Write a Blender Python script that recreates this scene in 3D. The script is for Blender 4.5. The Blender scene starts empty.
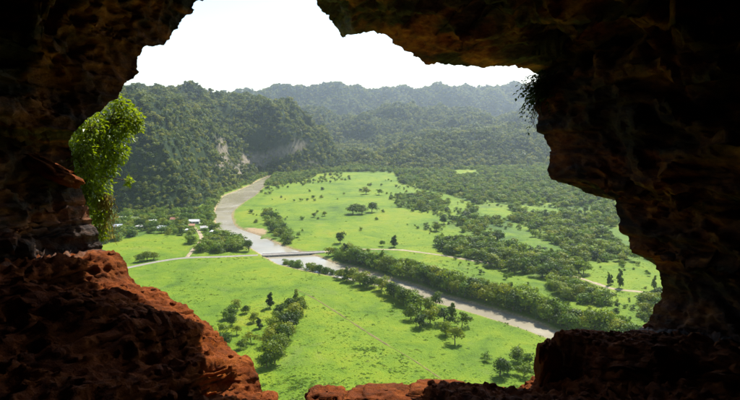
import bpy, math, random
import numpy as np
from mathutils import Vector
R = math.radians
random.seed(7)
rng = np.random.default_rng(7)
scene = bpy.context.scene
COL = scene.collection

# ------------------------------------------------------------------ camera, sky, sun, exposure
CAM_Z = 120.0
PITCH = R(8.6)
FPX = 581.0
cam_data = bpy.data.cameras.new('camera')
cam_data.sensor_width = 36.0
cam_data.lens = 36.0 * FPX / 740.0
cam_data.clip_start = 0.05
cam_data.clip_end = 30000.0
cam = bpy.data.objects.new('camera', cam_data)
COL.objects.link(cam)
cam.location = (0, 0, CAM_Z)
cam.rotation_euler = (R(90) - PITCH, 0, 0)
scene.camera = cam

SUN_EL, SUN_AZ = 49.0, 29.0        # azimuth measured from the view direction (+Y) to the right (+X)
world = bpy.data.worlds.new('World')
scene.world = world
world.use_nodes = True
wn = world.node_tree.nodes
wl = world.node_tree.links
sky = wn.new('ShaderNodeTexSky')
sky.sky_type = 'NISHITA'
sky.sun_disc = False
sky.sun_elevation = R(SUN_EL)
sky.sun_rotation = R(SUN_AZ)
sky.altitude = 100
sky.air_density = 1.0
sky.dust_density = 1.0
sky.ozone_density = 1.0
wl.new(sky.outputs[0], wn['Background'].inputs[0])
wn['Background'].inputs[1].default_value = 0.1

sun_data = bpy.data.lights.new('sun', 'SUN')
sun_data.energy = 5.0
sun_data.angle = R(0.53)
sun_data.color = (1.0, 0.95, 0.86)
sun = bpy.data.objects.new('sun', sun_data)
COL.objects.link(sun)
SUN_DIR = Vector((math.sin(R(SUN_AZ)) * math.cos(R(SUN_EL)), math.cos(R(SUN_AZ)) * math.cos(R(SUN_EL)), math.sin(R(SUN_EL))))
sun.rotation_euler = SUN_DIR.to_track_quat('Z', 'Y').to_euler()
sun.location = SUN_DIR * 300 + Vector((0, 300, 0))

scene.view_settings.view_transform = 'Standard'
scene.view_settings.look = 'None'
scene.view_settings.gamma = 1.0
scene.view_settings.use_curve_mapping = False
scene.view_settings.exposure = 1.15
scene.render.engine = 'CYCLES'
scene.cycles.use_denoising = True
scene.cycles.max_bounces = 8
scene.cycles.diffuse_bounces = 5
scene.cycles.transmission_bounces = 4
scene.cycles.volume_bounces = 1
scene.cycles.caustics_reflective = False
scene.cycles.caustics_refractive = False
scene.cycles.sample_clamp_indirect = 8.0

# ------------------------------------------------------------------ numeric helpers
FWD = np.array([0, math.cos(PITCH), -math.sin(PITCH)])
UP = np.array([0, math.sin(PITCH), math.cos(PITCH)])
RIGHT = np.array([1.0, 0, 0])
CAM = np.array([0, 0, CAM_Z])


def ray(px, py):
    px = np.asarray(px, float); py = np.asarray(py, float)
    return FWD * FPX + RIGHT * (px - 370.0)[..., None] + UP * (200.0 - py)[..., None]


def G(px, py, z=0.0):
    """the spot on the valley floor a sight line meets"""
    d = ray(px, py)
    k = (z - CAM_Z) / d[..., 2]
    return (CAM + d * k[..., None])[..., :2]


def at(px, py, w):
    """a point a given distance ahead"""
    d = ray(px, py)
    return CAM + d * (np.asarray(w, float) / d[..., 1])[..., None]


def to_px(P):
    q = np.asarray(P, float) - CAM
    f = q @ FWD
    return 370 + FPX * (q @ RIGHT) / f, 200 - FPX * (q @ UP) / f, f


_perm = np.random.default_rng(11).permutation(256)
_perm = np.concatenate([_perm, _perm, _perm])
_grad = np.random.default_rng(12).normal(size=(256, 3))
_grad /= np.linalg.norm(_grad, axis=1)[:, None]


def perlin(p):
    p = np.asarray(p, float)
    i = np.floor(p).astype(int)
    f = p - i
    i &= 255
    u = f * f * f * (f * (f * 6 - 15) + 10)
    out = 0
    for dx in (0, 1):
        wx = u[..., 0] if dx else 1 - u[..., 0]
        for dy in (0, 1):
            wy = u[..., 1] if dy else 1 - u[..., 1]
            for dz in (0, 1):
                wz = u[..., 2] if dz else 1 - u[..., 2]
                h = _perm[_perm[_perm[i[..., 0] + dx] + i[..., 1] + dy] + i[..., 2] + dz]
                g = _grad[h]
                out = out + wx * wy * wz * (g[..., 0] * (f[..., 0] - dx) + g[..., 1] * (f[..., 1] - dy) + g[..., 2] * (f[..., 2] - dz))
    return out * 1.6


def fbm(p, oct=4, lac=2.07, gain=0.5, ridged=False):
    a, s, tot = 1.0, 0, 0
    p = np.asarray(p, float)
    for k in range(oct):
        n = perlin(p + 17.3 * k)
        if ridged:
            n = 1 - 2 * np.abs(n)
        s = s + a * n
        tot += a
        a *= gain
        p = p * lac
    return s / tot


def fbm2(x, y, scale, oct=4, z=0.0, ridged=False):
    return fbm(np.stack([x / scale, y / scale, np.full_like(x, z)], -1), oct, ridged=ridged)


def sstep(a, b, x):
    t = np.clip((x - a) / (b - a), 0, 1)
    return t * t * (3 - 2 * t)


def dist_poly(x, y, pts, closed=False):
    """distance to a polyline, and the running index of the closest place"""
    pts = np.asarray(pts, float)
    n = len(pts)
    best = np.full(x.shape, 1e18); par = np.zeros(x.shape)
    for k in range(n if closed else n - 1):
        a, b = pts[k], pts[(k + 1) % n]
        ab = b - a
        t = np.clip(((x - a[0]) * ab[0] + (y - a[1]) * ab[1]) / (ab @ ab + 1e-9), 0, 1)
        d = (x - a[0] - t * ab[0]) ** 2 + (y - a[1] - t * ab[1]) ** 2
        m = d < best
        best = np.where(m, d, best); par = np.where(m, k + t, par)
    return np.sqrt(best), par


def inside(x, y, poly):
    poly = np.asarray(poly, float)
    c = np.zeros(x.shape, bool)
    j = len(poly) - 1
    for i in range(len(poly)):
        xi, yi = poly[i]; xj, yj = poly[j]
        c ^= ((yi > y) != (yj > y)) & (x < (xj - xi) * (y - yi) / (yj - yi + 1e-12) + xi)
        j = i
    return c


# ------------------------------------------------------------------ scene helpers
def mesh_np(name, V, F, smooth=True):
    me = bpy.data.meshes.new(name)
    V = np.asarray(V, np.float32); F = np.asarray(F, np.int32)
    n, k = F.shape
    me.vertices.add(len(V)); me.vertices.foreach_set('co', V.ravel())
    me.loops.add(n * k); me.loops.foreach_set('vertex_index', F.ravel())
    me.polygons.add(n)
    me.polygons.foreach_set('loop_start', np.arange(0, n * k, k, dtype=np.int32))
    me.polygons.foreach_set('loop_total', np.full(n, k, np.int32))
    me.polygons.foreach_set('use_smooth', np.full(n, smooth))
    me.update(calc_edges=True)
    return me


def fattr(me, name, vals):
    a = me.attributes.new(name, 'FLOAT', 'POINT')
    a.data.foreach_set('value', np.asarray(vals, np.float32))


def link(name, data, mat=None, parent=None, loc=None):
    o = bpy.data.objects.new(name, data)
    COL.objects.link(o)
    if mat is not None and data is not None and not data.materials:
        data.materials.append(mat)
    if parent is not None:
        o.parent = parent
    if loc is not None:
        o.location = loc
    return o


def tag(o, label=None, cat=None, group=None, kind=None):
    if label: o['label'] = label
    if cat: o['category'] = cat
    if group: o['group'] = group
    if kind: o['kind'] = kind
    return o


def grid_faces(nr, nc, wrap=False):
    r = np.arange(nr - 1)[:, None]; c = np.arange(nc if wrap else nc - 1)[None, :]
    c2 = (c + 1) % nc
    return np.stack([r * nc + c, r * nc + c2, (r + 1) * nc + c2, (r + 1) * nc + c], -1).reshape(-1, 4)


def box_vf(x0, x1, y0, y1, z0, z1):
    v = [(x, y, z) for z in (z0, z1) for y in (y0, y1) for x in (x0, x1)]
    f = [(0, 2, 3, 1), (4, 5, 7, 6), (0, 1, 5, 4), (2, 6, 7, 3), (0, 4, 6, 2), (1, 3, 7, 5)]
    return v, f


def box(name, dims, mat, parent=None):
    v, f = box_vf(*dims)
    me = bpy.data.meshes.new(name); me.from_pydata(v, [], f)
    return link(name, me, mat, parent)


class NT:
    def __init__(s, name):
        s.m = bpy.data.materials.new(name); s.m.use_nodes = True
        s.n = s.m.node_tree.nodes; s.l = s.m.node_tree.links
        s.b = s.n['Principled BSDF']; s.out = s.n['Material Output']

    def node(s, t, **kw):
        n = s.n.new(t)
        for k, v in kw.items():
            if k in n.inputs: s.set(n.inputs[k], v)
            else: setattr(n, k, v)
        return n

    def set(s, inp, v):
        if isinstance(v, bpy.types.NodeSocket): s.l.new(v, inp)
        elif isinstance(v, (tuple, list)) and len(v) == 3 and inp.type == 'RGBA': inp.default_value = (*v, 1)
        else: inp.default_value = v

    def pos(s):
        return s.node('ShaderNodeNewGeometry').outputs['Position']

    def noise(s, scale, detail=5, rough=0.6, vec=None, dist=0.0, sxyz=None):
        if vec is None: vec = s.pos()
        if sxyz:
            mp = s.node('ShaderNodeMapping'); s.l.new(vec, mp.inputs[0]); mp.inputs['Scale'].default_value = sxyz
            vec = mp.outputs[0]
        n = s.node('ShaderNodeTexNoise', Scale=scale, Detail=detail, Roughness=rough, Distortion=dist)
        s.l.new(vec, n.inputs['Vector'])
        return n.outputs[0]

    def ramp(s, fac, stops):
        r = s.node('ShaderNodeValToRGB')
        e = r.color_ramp.elements
        while len(e) < len(stops): e.new(0.5)
        for k, (p, c) in enumerate(stops):
            e[k].position = p
            e[k].color = (*c, 1) if isinstance(c, tuple) else (c, c, c, 1)
        s.l.new(fac, r.inputs[0])
        return r.outputs[0]

    def mix(s, fac, a, b, mode='MIX'):
        m = s.node('ShaderNodeMix', data_type='RGBA', blend_type=mode)
        s.set(m.inputs[0], fac); s.set(m.inputs[6], a); s.set(m.inputs[7], b)
        return m.outputs[2]

    def math(s, op, a, b=0.0):
        m = s.node('ShaderNodeMath', operation=op)
        s.set(m.inputs[0], a); s.set(m.inputs[1], b)
        return m.outputs[0]

    def attr(s, name):
        return s.node('ShaderNodeAttribute', attribute_name=name).outputs['Fac']

    def bump(s, h, strength, dist, normal=None):
        b = s.node('ShaderNodeBump', Strength=strength, Distance=dist)
        s.l.new(h, b.inputs['Height'])
        if normal is not None: s.l.new(normal, b.inputs['Normal'])
        return b.outputs[0]

    def base(s, c): s.set(s.b.inputs['Base Color'], c)

    def rough(s, v, spec=0.3):
        s.set(s.b.inputs['Roughness'], v); s.b.inputs['Specular IOR Level'].default_value = spec

    def normal(s, n): s.l.new(n, s.b.inputs['Normal'])


def simple(name, c, rough=0.8, var=0.25, scale=3.0, spec=0.3):
    t = NT(name)
    n = t.noise(scale, 6)
    lo = tuple(x * (1 - var) for x in c); hi = tuple(min(1, x * (1 + var)) for x in c)
    t.base(t.ramp(n, [(0.3, lo), (0.7, hi)])); t.rough(rough, spec)
    return t.m


def foliage(name, stops, trans=0.35, var_scale=0.02, tr_col=None, rough=0.55, spec=0.15):
    """leaf material: a tone for each plant, leaf to leaf variation, light through the blade"""
    t = NT(name)
    oi = t.node('ShaderNodeObjectInfo').outputs['Random']
    n1 = t.noise(var_scale, 3)
    n2 = t.noise(1.7, 3)
    f = t.math('ADD', t.math('MULTIPLY', oi, 0.6), t.math('ADD', t.math('MULTIPLY', n1, 0.35), t.math('MULTIPLY', n2, 0.2)))
    c = t.ramp(f, stops)
    t.base(c); t.rough(rough, spec)
    tr = t.node('ShaderNodeBsdfTranslucent')
    t.set(tr.inputs[0], t.mix(1.0, c, tr_col or (1.5, 1.35, 0.5), 'MULTIPLY'))
    mx = t.node('ShaderNodeMixShader'); mx.inputs[0].default_value = trans
    t.l.new(t.b.outputs[0], mx.inputs[1]); t.l.new(tr.outputs[0], mx.inputs[2]); t.l.new(mx.outputs[0], t.out.inputs[0])
    return t.m


# ------------------------------------------------------------------ layout of the valley, read off the photograph
river_px = [  # (left bank), (right bank), from far upstream down
    ((268, 175.5), (275, 175.5)), ((258, 180), (268, 181)), ((251, 184), (264, 185)), ((239, 189), (259, 191)),
    ((224, 195), (249, 200)), ((216, 207), (234, 212)), ((215, 218), (233, 220)), ((219, 229), (239, 227.5)),
    ((233, 236), (262, 235.5)), ((247, 245), (278, 243)), ((262, 255), (303, 251.5)), ((274, 262), (322, 256.5)),
    ((301, 269), (340, 263)), ((335, 276), (365, 269)), ((370, 283), (390, 277)), ((400, 290), (417, 285)),
    ((430, 300), (446, 295)), ((470, 311), (486, 306)), ((515, 325), (530, 319)), ((548, 337), (562, 332)), ((600, 356), (615, 351)), ((680, 385), (695, 378))]
RL = np.array([G(*a) for a, b in river_px]); RR = np.array([G(*b) for a, b in river_px])


def densify(P, n=8):
    """Catmull-Rom through the points"""
    P = np.asarray(P, float)
    Q = np.vstack([2 * P[0] - P[1], P, 2 * P[-1] - P[-2]])
    out = []
    for k in range(1, len(Q) - 2):
        for t in np.arange(n) / n:
            a, b, c, d = Q[k - 1:k + 3]
            out.append(0.5 * (2 * b + (c - a) * t + (2 * a - 5 * b + 4 * c - d) * t * t + (3 * b - a - 3 * c + d) * t ** 3))
    out.append(P[-1])
    return np.array(out)


RLd, RRd = densify(RL), densify(RR)
RC = (RLd + RRd) / 2
RW = np.minimum(dist_poly(RC[:, 0], RC[:, 1], RLd)[0], dist_poly(RC[:, 0], RC[:, 1], RRd)[0])
WATER_Z = -1.0


def river_d(x, y):
    d, p = dist_poly(x, y, RC)
    return d - np.interp(p, np.arange(len(RW)), RW)


def Gl(*pts): return np.array([G(*p) for p in pts])


road_w = densify(Gl((60, 281), (105, 273), (130, 267.5), (160, 261.5), (187, 258), (220, 257), (262, 255)), 6)
road_e = densify(Gl((322, 252.3), (337, 251), (362, 249.5), (397, 250), (412, 251.5), (445, 256), (462, 259), (500, 265), (540, 271), (570, 276), (585, 280), (600, 285), (615, 289.5), (640, 292), (690, 297)), 6)
lane = densify(Gl((187, 257.5), (194, 249), (201, 241), (200.5, 235), (196, 229), (188, 224)), 6)
path_f = densify(Gl((296, 289), (306, 294), (317, 300), (335, 311), (352, 322), (380, 340), (410, 358), (442, 380)), 6)


def road_d(x, y):
    return np.minimum(np.minimum(dist_poly(x, y, road_w)[0], dist_poly(x, y, road_e)[0]), dist_poly(x, y, lane)[0])


bar = Gl((246, 227.5), (262, 228.5), (268, 231.5), (264, 235), (250, 233)); islet = Gl((261.5, 237.5))[0]


def ground_z(x, y):
    z = 0.9 * fbm2(x, y, 140, 3) + 0.25 * fbm2(x, y, 22, 3, 3.0)
    near = sstep(14, 3, road_d(x, y))
    z = z * (1 - near) + 0.15 * near
    rd = river_d(x, y)
    z = z * sstep(0, 25, rd) - 2.6 * sstep(2.5, -4.5, rd)
    z = z + 2.1 * np.exp(-(((x - islet[0]) / 3.2) ** 2 + ((y - islet[1]) / 7.0) ** 2))
    return z


# hills ---------------------------------------------------------------
foot_A = np.vstack([[(-1700, 560)], Gl((40, 222), (110, 214.5), (160, 213), (195, 208), (212, 200), (224, 191.5), (238, 187), (247, 182.5), (254, 178), (260, 175), (270, 174.5), (280, 175), (300, 173.5), (330, 170), (350, 166.8)), [(-60, 1390), (-150, 1560), (-280, 2300), (-1700, 2300)]])


def hill_a(x, y):
    d, _ = dist_poly(x, y, foot_A, True)
    d = np.where(inside(x, y, foot_A), d, -d)
    spur = fbm2(x, y, 150, 3, 5.0, True)
    d = d + 44 * spur * sstep(5, 60, d) + 6 * fbm2(x, y, 35, 3, 8.0)
    t = np.clip(d / 175.0, 0, None)
    h = 145 * (1 - np.exp(-1.75 * t ** 1.12))
    h = h + sstep(0.25, 1.0, t) * (26 * fbm2(x, y, 120, 4, 1.0) + 16 * fbm2(x, y, 60, 3, 4.0, True) - 4)
    h = h + 6 * np.sin(h / 8.0 + 3 * fbm2(x, y, 90, 2, 2.0)) * sstep(0.1, 0.5, t)
    h = h + 24 * spurs(x, y, 105, 330, 3.0) * sstep(0.08, 0.5, t)
    return np.where(d > 0, h, d * 0.6)


def spurs(x, y, sx, sy, z):
    """ridges that run down towards the valley, a lit and a shaded flank each"""
    return fbm(np.stack([(x + 0.3 * y) / sx, y / sy, np.full_like(x, z)], -1), 3, ridged=True)


mog = []
mr = np.random.default_rng(5)
for yy in np.arange(1500, 3500, 135):
    for xx in np.arange(-1500, 2600, 165):
        mog.append((xx + mr.uniform(-70, 70), yy + mr.uniform(-60, 60), mr.uniform(75, 125), mr.uniform(0.5, 1.0)))
mog = np.array(mog)


def mogotes(x, y, amp):
    out = np.zeros(x.shape)
    for cx, cy, r, a in mog:
        m = (np.abs(x - cx) < r) & (np.abs(y - cy) < r)
        if m.any():
            q = ((x[m] - cx) ** 2 + (y[m] - cy) ** 2) / r ** 2
            out[m] = np.maximum(out[m], amp * a * np.clip(1 - q, 0, 1) ** 0.8)
    return out


def px_x(x, y): return 370 + FPX * x / (y * math.cos(PITCH))   # rough image column of a far spot


def hill_low(x, y):
    """low wooded swell at the right edge of the valley floor"""
    u = px_x(x, y)
    front = 1240 + 60 * np.sin(u / 37.0) + 40 * fbm2(x, y, 160, 3, 4.0)
    t = (y - front) / 260
    h = (34 + 20 * np.exp(-((u - 505) / 60) ** 2)) * sstep(0, 1, t) * sstep(1.0, 0.55, (y - 1900) / 300 + 0.5)
    h = h * sstep(370, 440, u + 0.03 * (y - 1300)) + sstep(0, 0.5, t) * 30 * np.clip(fbm2(x, y, 130, 4, 9.0) + 0.2, 0, 1) + 12 * spurs(x, y, 120, 300, 2.0) * sstep(0.1, 0.6, t)
    return np.where(t > 0, h, -2 + t * 8)


def hill_mid(x, y):
    u = px_x(x, y)
    front = 1800 + 70 * np.sin(u / 50 + 1) + 50 * fbm2(x, y, 200, 3, 6.0) + 120 * sstep(430, 560, u)
    t = (y - front) / 320
    h = (22 + 16 * np.sin(u / 19.0)) * sstep(0, 1, t) * sstep(480, 390, u) + 26 * sstep(0, 1.2, t)
    for du, dd, rr, hh in ((262, 2150, 200, 60), (318, 2250, 210, 92), (366, 2050, 170, 80), (404, 2230, 210, 118), (450, 2300, 200, 100), (345, 2000, 130, 40), (418, 1960, 140, 50), (476, 2020, 170, 66), (530, 2150, 190, 80)):
        cx_ = (du - 370) / FPX * dd * math.cos(PITCH)
        q = ((x - cx_) ** 2 + (y - dd) ** 2) / rr ** 2 * (1 + 0.5 * fbm2(x, y, 70, 3, 12.0))
        h = np.maximum(h, hh * np.clip(1 - q, 0, 1) ** 0.9 + 4)
    h = h + 34 * spurs(x, y, 150, 420, 8.0) * sstep(0, 0.5, t)
    h = h + mogotes(x, y, 24) * sstep(0, 0.6, t) + 16 * fbm2(x, y, 110, 4, 2.0) * sstep(0, 0.5, t)
    return np.where(t > 0, h, -2 + t * 8)


def hill_far(x, y):
    u = px_x(x, y)
    front = 2850 + 80 * np.sin(u / 60) + 120 * fbm2(x, y, 300, 3, 3.0)
    t = (y - front) / 480
    crest = 226 + 9 * np.sin(u / 17.0) + 8 * fbm2(u, u * 0, 9.0, 3) + 20 * np.exp(-((u - 507) / 17) ** 2) - 24 * sstep(515, 560, u) - 75 * sstep(275, 225, u)
    h = crest * sstep(0, 1, t) ** 0.8 + 62 * spurs(x, y, 210, 620, 5.0) * sstep(0, 0.4, t) * sstep(1.15, 0.75, t) + 5 * fbm2(x, y, 60, 3, 1.0)
    h = h + mogotes(x, y, 55) * sstep(0, 0.4, t) * sstep(1.0, 0.5, t)
    return np.where(t > 0, h, -2 + t * 8)


HILLS = [hill_a, hill_low, hill_mid, hill_far]

# ------------------------------------------------------------------ materials of the land
t = NT('pasture')
n_big = t.noise(0.012, 4, 0.6, dist=0.6)
n_mid = t.noise(0.09, 5, 0.65, dist=0.4)
n_fine = t.noise(1.1, 5, 0.7)
fac = t.math('ADD', t.math('MULTIPLY', n_big, 0.50), t.math('ADD', t.math('MULTIPLY', n_mid, 0.28), t.math('MULTIPLY', n_fine, 0.22)))
c = t.ramp(fac, [(0.37, (0.028, 0.068, 0.002)), (0.46, (0.080, 0.145, 0.002)), (0.54, (0.122, 0.182, 0.002)), (0.65, (0.185, 0.190, 0.003))])
c = t.mix(t.math('MULTIPLY', t.ramp(t.noise(0.035, 5, 0.7, dist=1.0), [(0.56, 0.0), (0.66, 1.0)]), 0.4), c, (0.115, 0.155, 0.03))
c = t.mix(t.attr('wood'), c, (0.035, 0.075, 0.018))
soil = t.ramp(t.noise(0.8, 5), [(0.3, (0.20, 0.135, 0.07)), (0.7, (0.36, 0.26, 0.15))])
c = t.mix(t.attr('sand'), c, soil)
t.base(c); t.rough(0.85, 0.15)
t.normal(t.bump(t.math('ADD', t.math('MULTIPLY', n_mid, 2.0), n_fine), 0.8, 0.7))
M_PASTURE = t.m

t = NT('hill_soil')
c = t.ramp(t.noise(0.06, 5, 0.65), [(0.3, (0.010, 0.024, 0.006)), (0.7, (0.024, 0.045, 0.010))])
rock = t.ramp(t.noise(0.15, 7, 0.75, sxyz=(1, 1, 0.35)), [(0.3, (0.07, 0.065, 0.045)), (0.5, (0.18, 0.15, 0.105)), (0.72, (0.32, 0.27, 0.20))])
t.base(t.mix(t.attr('rock'), c, rock)); t.rough(0.9, 0.1)
t.normal(t.bump(t.noise(0.3, 8, 0.75), 1.0, 2.5))
M_HILL = t.m

t = NT('river_water')
t.base(t.ramp(t.noise(0.02, 4), [(0.35, (0.21, 0.185, 0.125)), (0.65, (0.29, 0.26, 0.185))]))
t.rough(t.ramp(t.noise(0.03, 3), [(0.4, 0.10), (0.65, 0.28)]), 0.5)
t.normal(t.bump(t.noise(0.8, 4, 0.6), 0.10, 0.2))
M_WATER = t.m
M_ROAD = simple('road_surface', (0.20, 0.18, 0.155), 0.9, 0.25, 0.4)
M_DIRT = simple('dirt_surface', (0.26, 0.21, 0.13), 0.95, 0.35, 0.3)
M_PATH = simple('path_earth', (0.11, 0.095, 0.025), 0.95, 0.5, 0.25)
M_CONC = simple('bridge_concrete', (0.42, 0.38, 0.33), 0.85, 0.25, 0.8)
M_BARK = simple('bark', (0.11, 0.085, 0.06), 0.9, 0.4, 2.0)

# ------------------------------------------------------------------ ground
ys = np.concatenate([[-600, -300, -100, 0, 60, 110, 150, 180], np.geomspace(200, 1700, 330), np.geomspace(1720, 9000, 50)])
aa = np.concatenate([np.linspace(-3, -0.85, 25), np.linspace(-0.83, 0.83, 420), np.linspace(0.85, 3, 25)])
gx = aa[None, :] * (np.maximum(ys, 0)[:, None] + 120); gy = np.repeat(ys[:, None], len(aa), 1)
gz = ground_z(gx, gy)
rdg = river_d(gx, gy)

woods_px = {  # name: (outline in the photograph, spacing in metres, keep, height range)
    'slope': ([(400, 183), (395, 174), (470, 168), (560, 166), (640, 170), (705, 200), (705, 285), (650, 262), (590, 263), (562, 256), (505, 243), (470, 236), (448, 226), (455, 214), (480, 207), (455, 196), (425, 190)], 7.0, 0.9, (3.5, 10)),
    'hedge': ([(436, 243), (470, 242), (520, 250), (570, 264), (590, 276), (565, 284), (520, 274), (470, 262), (445, 254)], 6.2, 0.92, (7, 11)),
    'bend': ([(540, 276), (575, 284), (612, 300), (600, 306), (560, 300)], 5.6, 0.95, (6, 9)),
    'corner': ([(640, 297), (700, 297), (700, 335), (655, 325), (636, 312)], 6, 0.9, (6, 9)),
    'cliff foot': ([(264, 189), (300, 181), (346, 171), (372, 170), (366, 178), (330, 183), (290, 187), (250, 203)], 9, 0.5, (3, 6)),
    'upper bank': ([(212, 234), (209, 214), (205, 204), (220, 190), (238, 184), (255, 176), (300, 172), (350, 166), (352, 169), (300, 176.5), (262, 181), (240, 187), (224, 194), (215, 207), (215, 220), (219, 230)], 6.5, 0.9, (5, 9)),
    'river head': ([(252, 183), (262, 178), (276, 174), (300, 172), (318, 176), (300, 182), (275, 186), (262, 186.5), (266, 181)], 6.5, 0.9, (5, 9)),
    'saddle': ([(330, 168.5), (385, 170), (440, 168), (440, 146), (335, 146)], 8, 0.95, (6, 10)),
    'right scrub': ([(395, 186), (470, 176), (560, 172), (700, 190), (700, 330), (640, 330), (560, 306), (500, 285), (450, 268), (430, 240)], 7.5, 0.6, (1.3, 4.5)),
    'village': ([(60, 228), (105, 213), (195, 211), (213, 204), (214, 232), (190, 236), (150, 233), (105, 244), (60, 250)], 7.0, 0.85, (5, 9)),
    'village edge': ([(190, 241), (222, 235), (242, 243), (247, 252), (190, 254)], 5.6, 0.95, (6, 9)),
    'inner bank': ([(264, 214), (271, 212), (282, 224), (292, 238), (290, 245), (276, 240), (268, 228)], 7, 0.85, (6, 9)),
    'valley head': ([(318, 170), (400, 168), (470, 166), (400, 174), (380, 172), (345, 174)], 9, 0.8, (6, 9)),
    'pasture edge': ([(388, 197), (425, 193), (448, 200), (452, 214), (425, 213), (400, 208)], 8, 0.7, (5, 8)),
    'meadow': ([(238, 215), (300, 187), (390, 177), (440, 190), (445, 235), (400, 246), (330, 246), (285, 240)], 9, 0.5, (1.5, 6)),
    'scrub belt': ([(345, 247), (395, 252), (440, 254), (470, 263), (520, 276), (570, 290), (600, 305), (640, 325), (620, 332), (540, 306), (470, 283), (420, 270), (370, 258)], 8, 0.5, (1.5, 6)),
}
WOODS = {k: (np.array([G(*p) for p in v[0]]), v[1], v[2], v[3]) for k, v in woods_px.items()}
clear_px = [[(452, 170), (476, 170), (480, 175), (455, 176)], [(478, 209), (505, 207), (520, 216), (500, 222), (482, 218)],
            [(505, 232), (545, 240), (560, 250), (535, 250), (505, 243)], [(340, 172), (372, 172), (378, 179), (345, 178)], [(520, 205), (560, 210), (560, 217), (525, 214)]]
CLEAR = [np.array([G(*p) for p in q]) for q in clear_px]
wood_g = np.zeros(gx.shape)
for k in ('slope', 'hedge', 'bend', 'corner', 'village', 'village edge', 'valley head', 'inner bank'):
    wood_g = np.maximum(wood_g, inside(gx, gy, WOODS[k][0]) * 0.8)
for q in CLEAR: wood_g *= ~inside(gx, gy, q)
wood_g = wood_g * np.clip(0.45 + 0.9 * fbm2(gx, gy, 30, 3, 2.0), 0, 1)
sand_g = np.maximum(sstep(3.0, 0.2, rdg + 1.5 * fbm2(gx, gy, 9, 2)), inside(gx, gy, bar) * 0.95)
sand_g = sand_g * (1 - np.exp(-(((gx - islet[0]) / 6) ** 2 + ((gy - islet[1]) / 12) ** 2)))
me = mesh_np('ground', np.stack([gx, gy, gz], -1).reshape(-1, 3), grid_faces(len(ys), len(aa)))
fattr(me, 'wood', wood_g.ravel()); fattr(me, 'sand', sand_g.ravel())
tag(link('ground', me, M_PASTURE), 'bright green pasture on the flat valley floor', None, None, 'structure')

# river
nv = RC - 0
dirn = np.gradient(RC, axis=0); dirn /= np.linalg.norm(dirn, axis=1)[:, None]
nrm = np.stack([-dirn[:, 1], dirn[:, 0]], -1)
off = np.linspace(-1, 1, 5)
V = np.stack([np.concatenate([RC + nrm * (o * (RW + 5))[:, None], np.full((len(RC), 1), WATER_Z)], 1) for o in off], 1).reshape(-1, 3)
me = mesh_np('river', V, grid_faces(len(RC), 5)[:, ::-1])
tag(link('river', me, M_WATER), 'muddy brown river winding across the valley floor', None, None, 'structure')


def ribbon(name, line, width, mat, label, lift=0.02, jitter=0.0):
    L = np.asarray(line)
    # resample about every 4 m
    s = np.concatenate([[0], np.cumsum(np.linalg.norm(np.diff(L, axis=0), axis=1))])
    q = np.arange(0, s[-1], 4.0)
    L = np.stack([np.interp(q, s, L[:, 0]), np.interp(q, s, L[:, 1])], -1)
    d = np.gradient(L, axis=0); d /= np.linalg.norm(d, axis=1)[:, None]
    n = np.stack([-d[:, 1], d[:, 0]], -1)
    w = width / 2 * (1 + jitter * rng.uniform(-1, 1, len(L)))
    rows = []
    for o in (-1, -0.5, 0, 0.5, 1):
        p = L + n * (o * w)[:, None]
        z = ground_z(p[:, 0], p[:, 1])
        rows.append((p, z))
    zc = np.max([z for p, z in rows], axis=0) + lift + 0.12
    V = np.stack([np.concatenate([p, (zc + (0.0 if abs(o) < 1 else -0.1))[:, None]], 1) for o, (p, z) in zip((-1, -0.5, 0, 0.5, 1), rows)], 1).reshape(-1, 3)
    me = mesh_np(name, V, grid_faces(len(L), 5))
    return tag(link(name, me, mat), label, None, None, 'structure')


ribbon('road', road_w, 4.8, M_ROAD, 'pale road running from the left edge to the low bridge')
ribbon('dirt_road', road_e, 3.8, M_DIRT, 'pale dirt road running on from the bridge among the trees', 0.02, 0.3)
ribbon('lane', lane, 3.4, M_DIRT, 'short pale lane climbing from the road into the village', 0.05, 0.2)
ribbon('field_path', path_f, 1.1, M_PATH, 'thin brown footpath cutting diagonally across the near pasture', 0.0, 0.7)

# hills
def patch(name, fn, x0, x1, y0, y1, nx, ny, label, rockiness):
    X, Y = np.meshgrid(np.linspace(x0, x1, nx), np.linspace(y0, y1, ny))
    Z = fn(X, Y)
    zy, zx = np.gradient(Z, (y1 - y0) / (ny - 1), (x1 - x0) / (nx - 1))
    sl = np.hypot(zx, zy)
    n = fbm2(X, Y, 60, 4, 1.0)
    rk = np.zeros(X.shape)
    if rockiness:
        U = px_x(X, Y)
        n2 = fbm2(X, Y, 28, 4, 6.0)
        face = np.exp(-((U - 221) / 7) ** 2) * sstep(22, 36, Z) * sstep(85, 66, Z) + np.exp(-((U - 243) / 16) ** 2) * sstep(8, 18, Z) * sstep(48, 34, Z) * 0.8
        face = face + sstep(248, 262, U) * sstep(318, 296, U) * np.exp(-((Z - 30 - 0.55 * (U - 262)) / 13) ** 2) + 0.45 * np.exp(-((U - 299) / 4) ** 2) * np.exp(-((Z - 85) / 9) ** 2) + 0.7 * sstep(270, 290, U) * sstep(335, 318, U) * np.exp(-((Z - 16) / 8) ** 2)
        rk = sstep(0.5, 0.8, face + 0.75 * n2 + 0.35 * n + 0.1 * (sl - 1))
    F = grid_faces(ny, nx)
    keep = (Z.ravel()[F] > -9).any(1)
    F = F[keep]
    used = np.unique(F)
    remap = np.full(nx * ny, -1); remap[used] = np.arange(len(used))
    me = mesh_np(name, np.stack([X, Y, Z], -1).reshape(-1, 3)[used], remap[F])
    fattr(me, 'rock', rk.ravel()[used])
    o = tag(link(name, me, M_HILL), label, None, None, 'structure')
    return (fn, X, Y, Z, rk, o)


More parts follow.
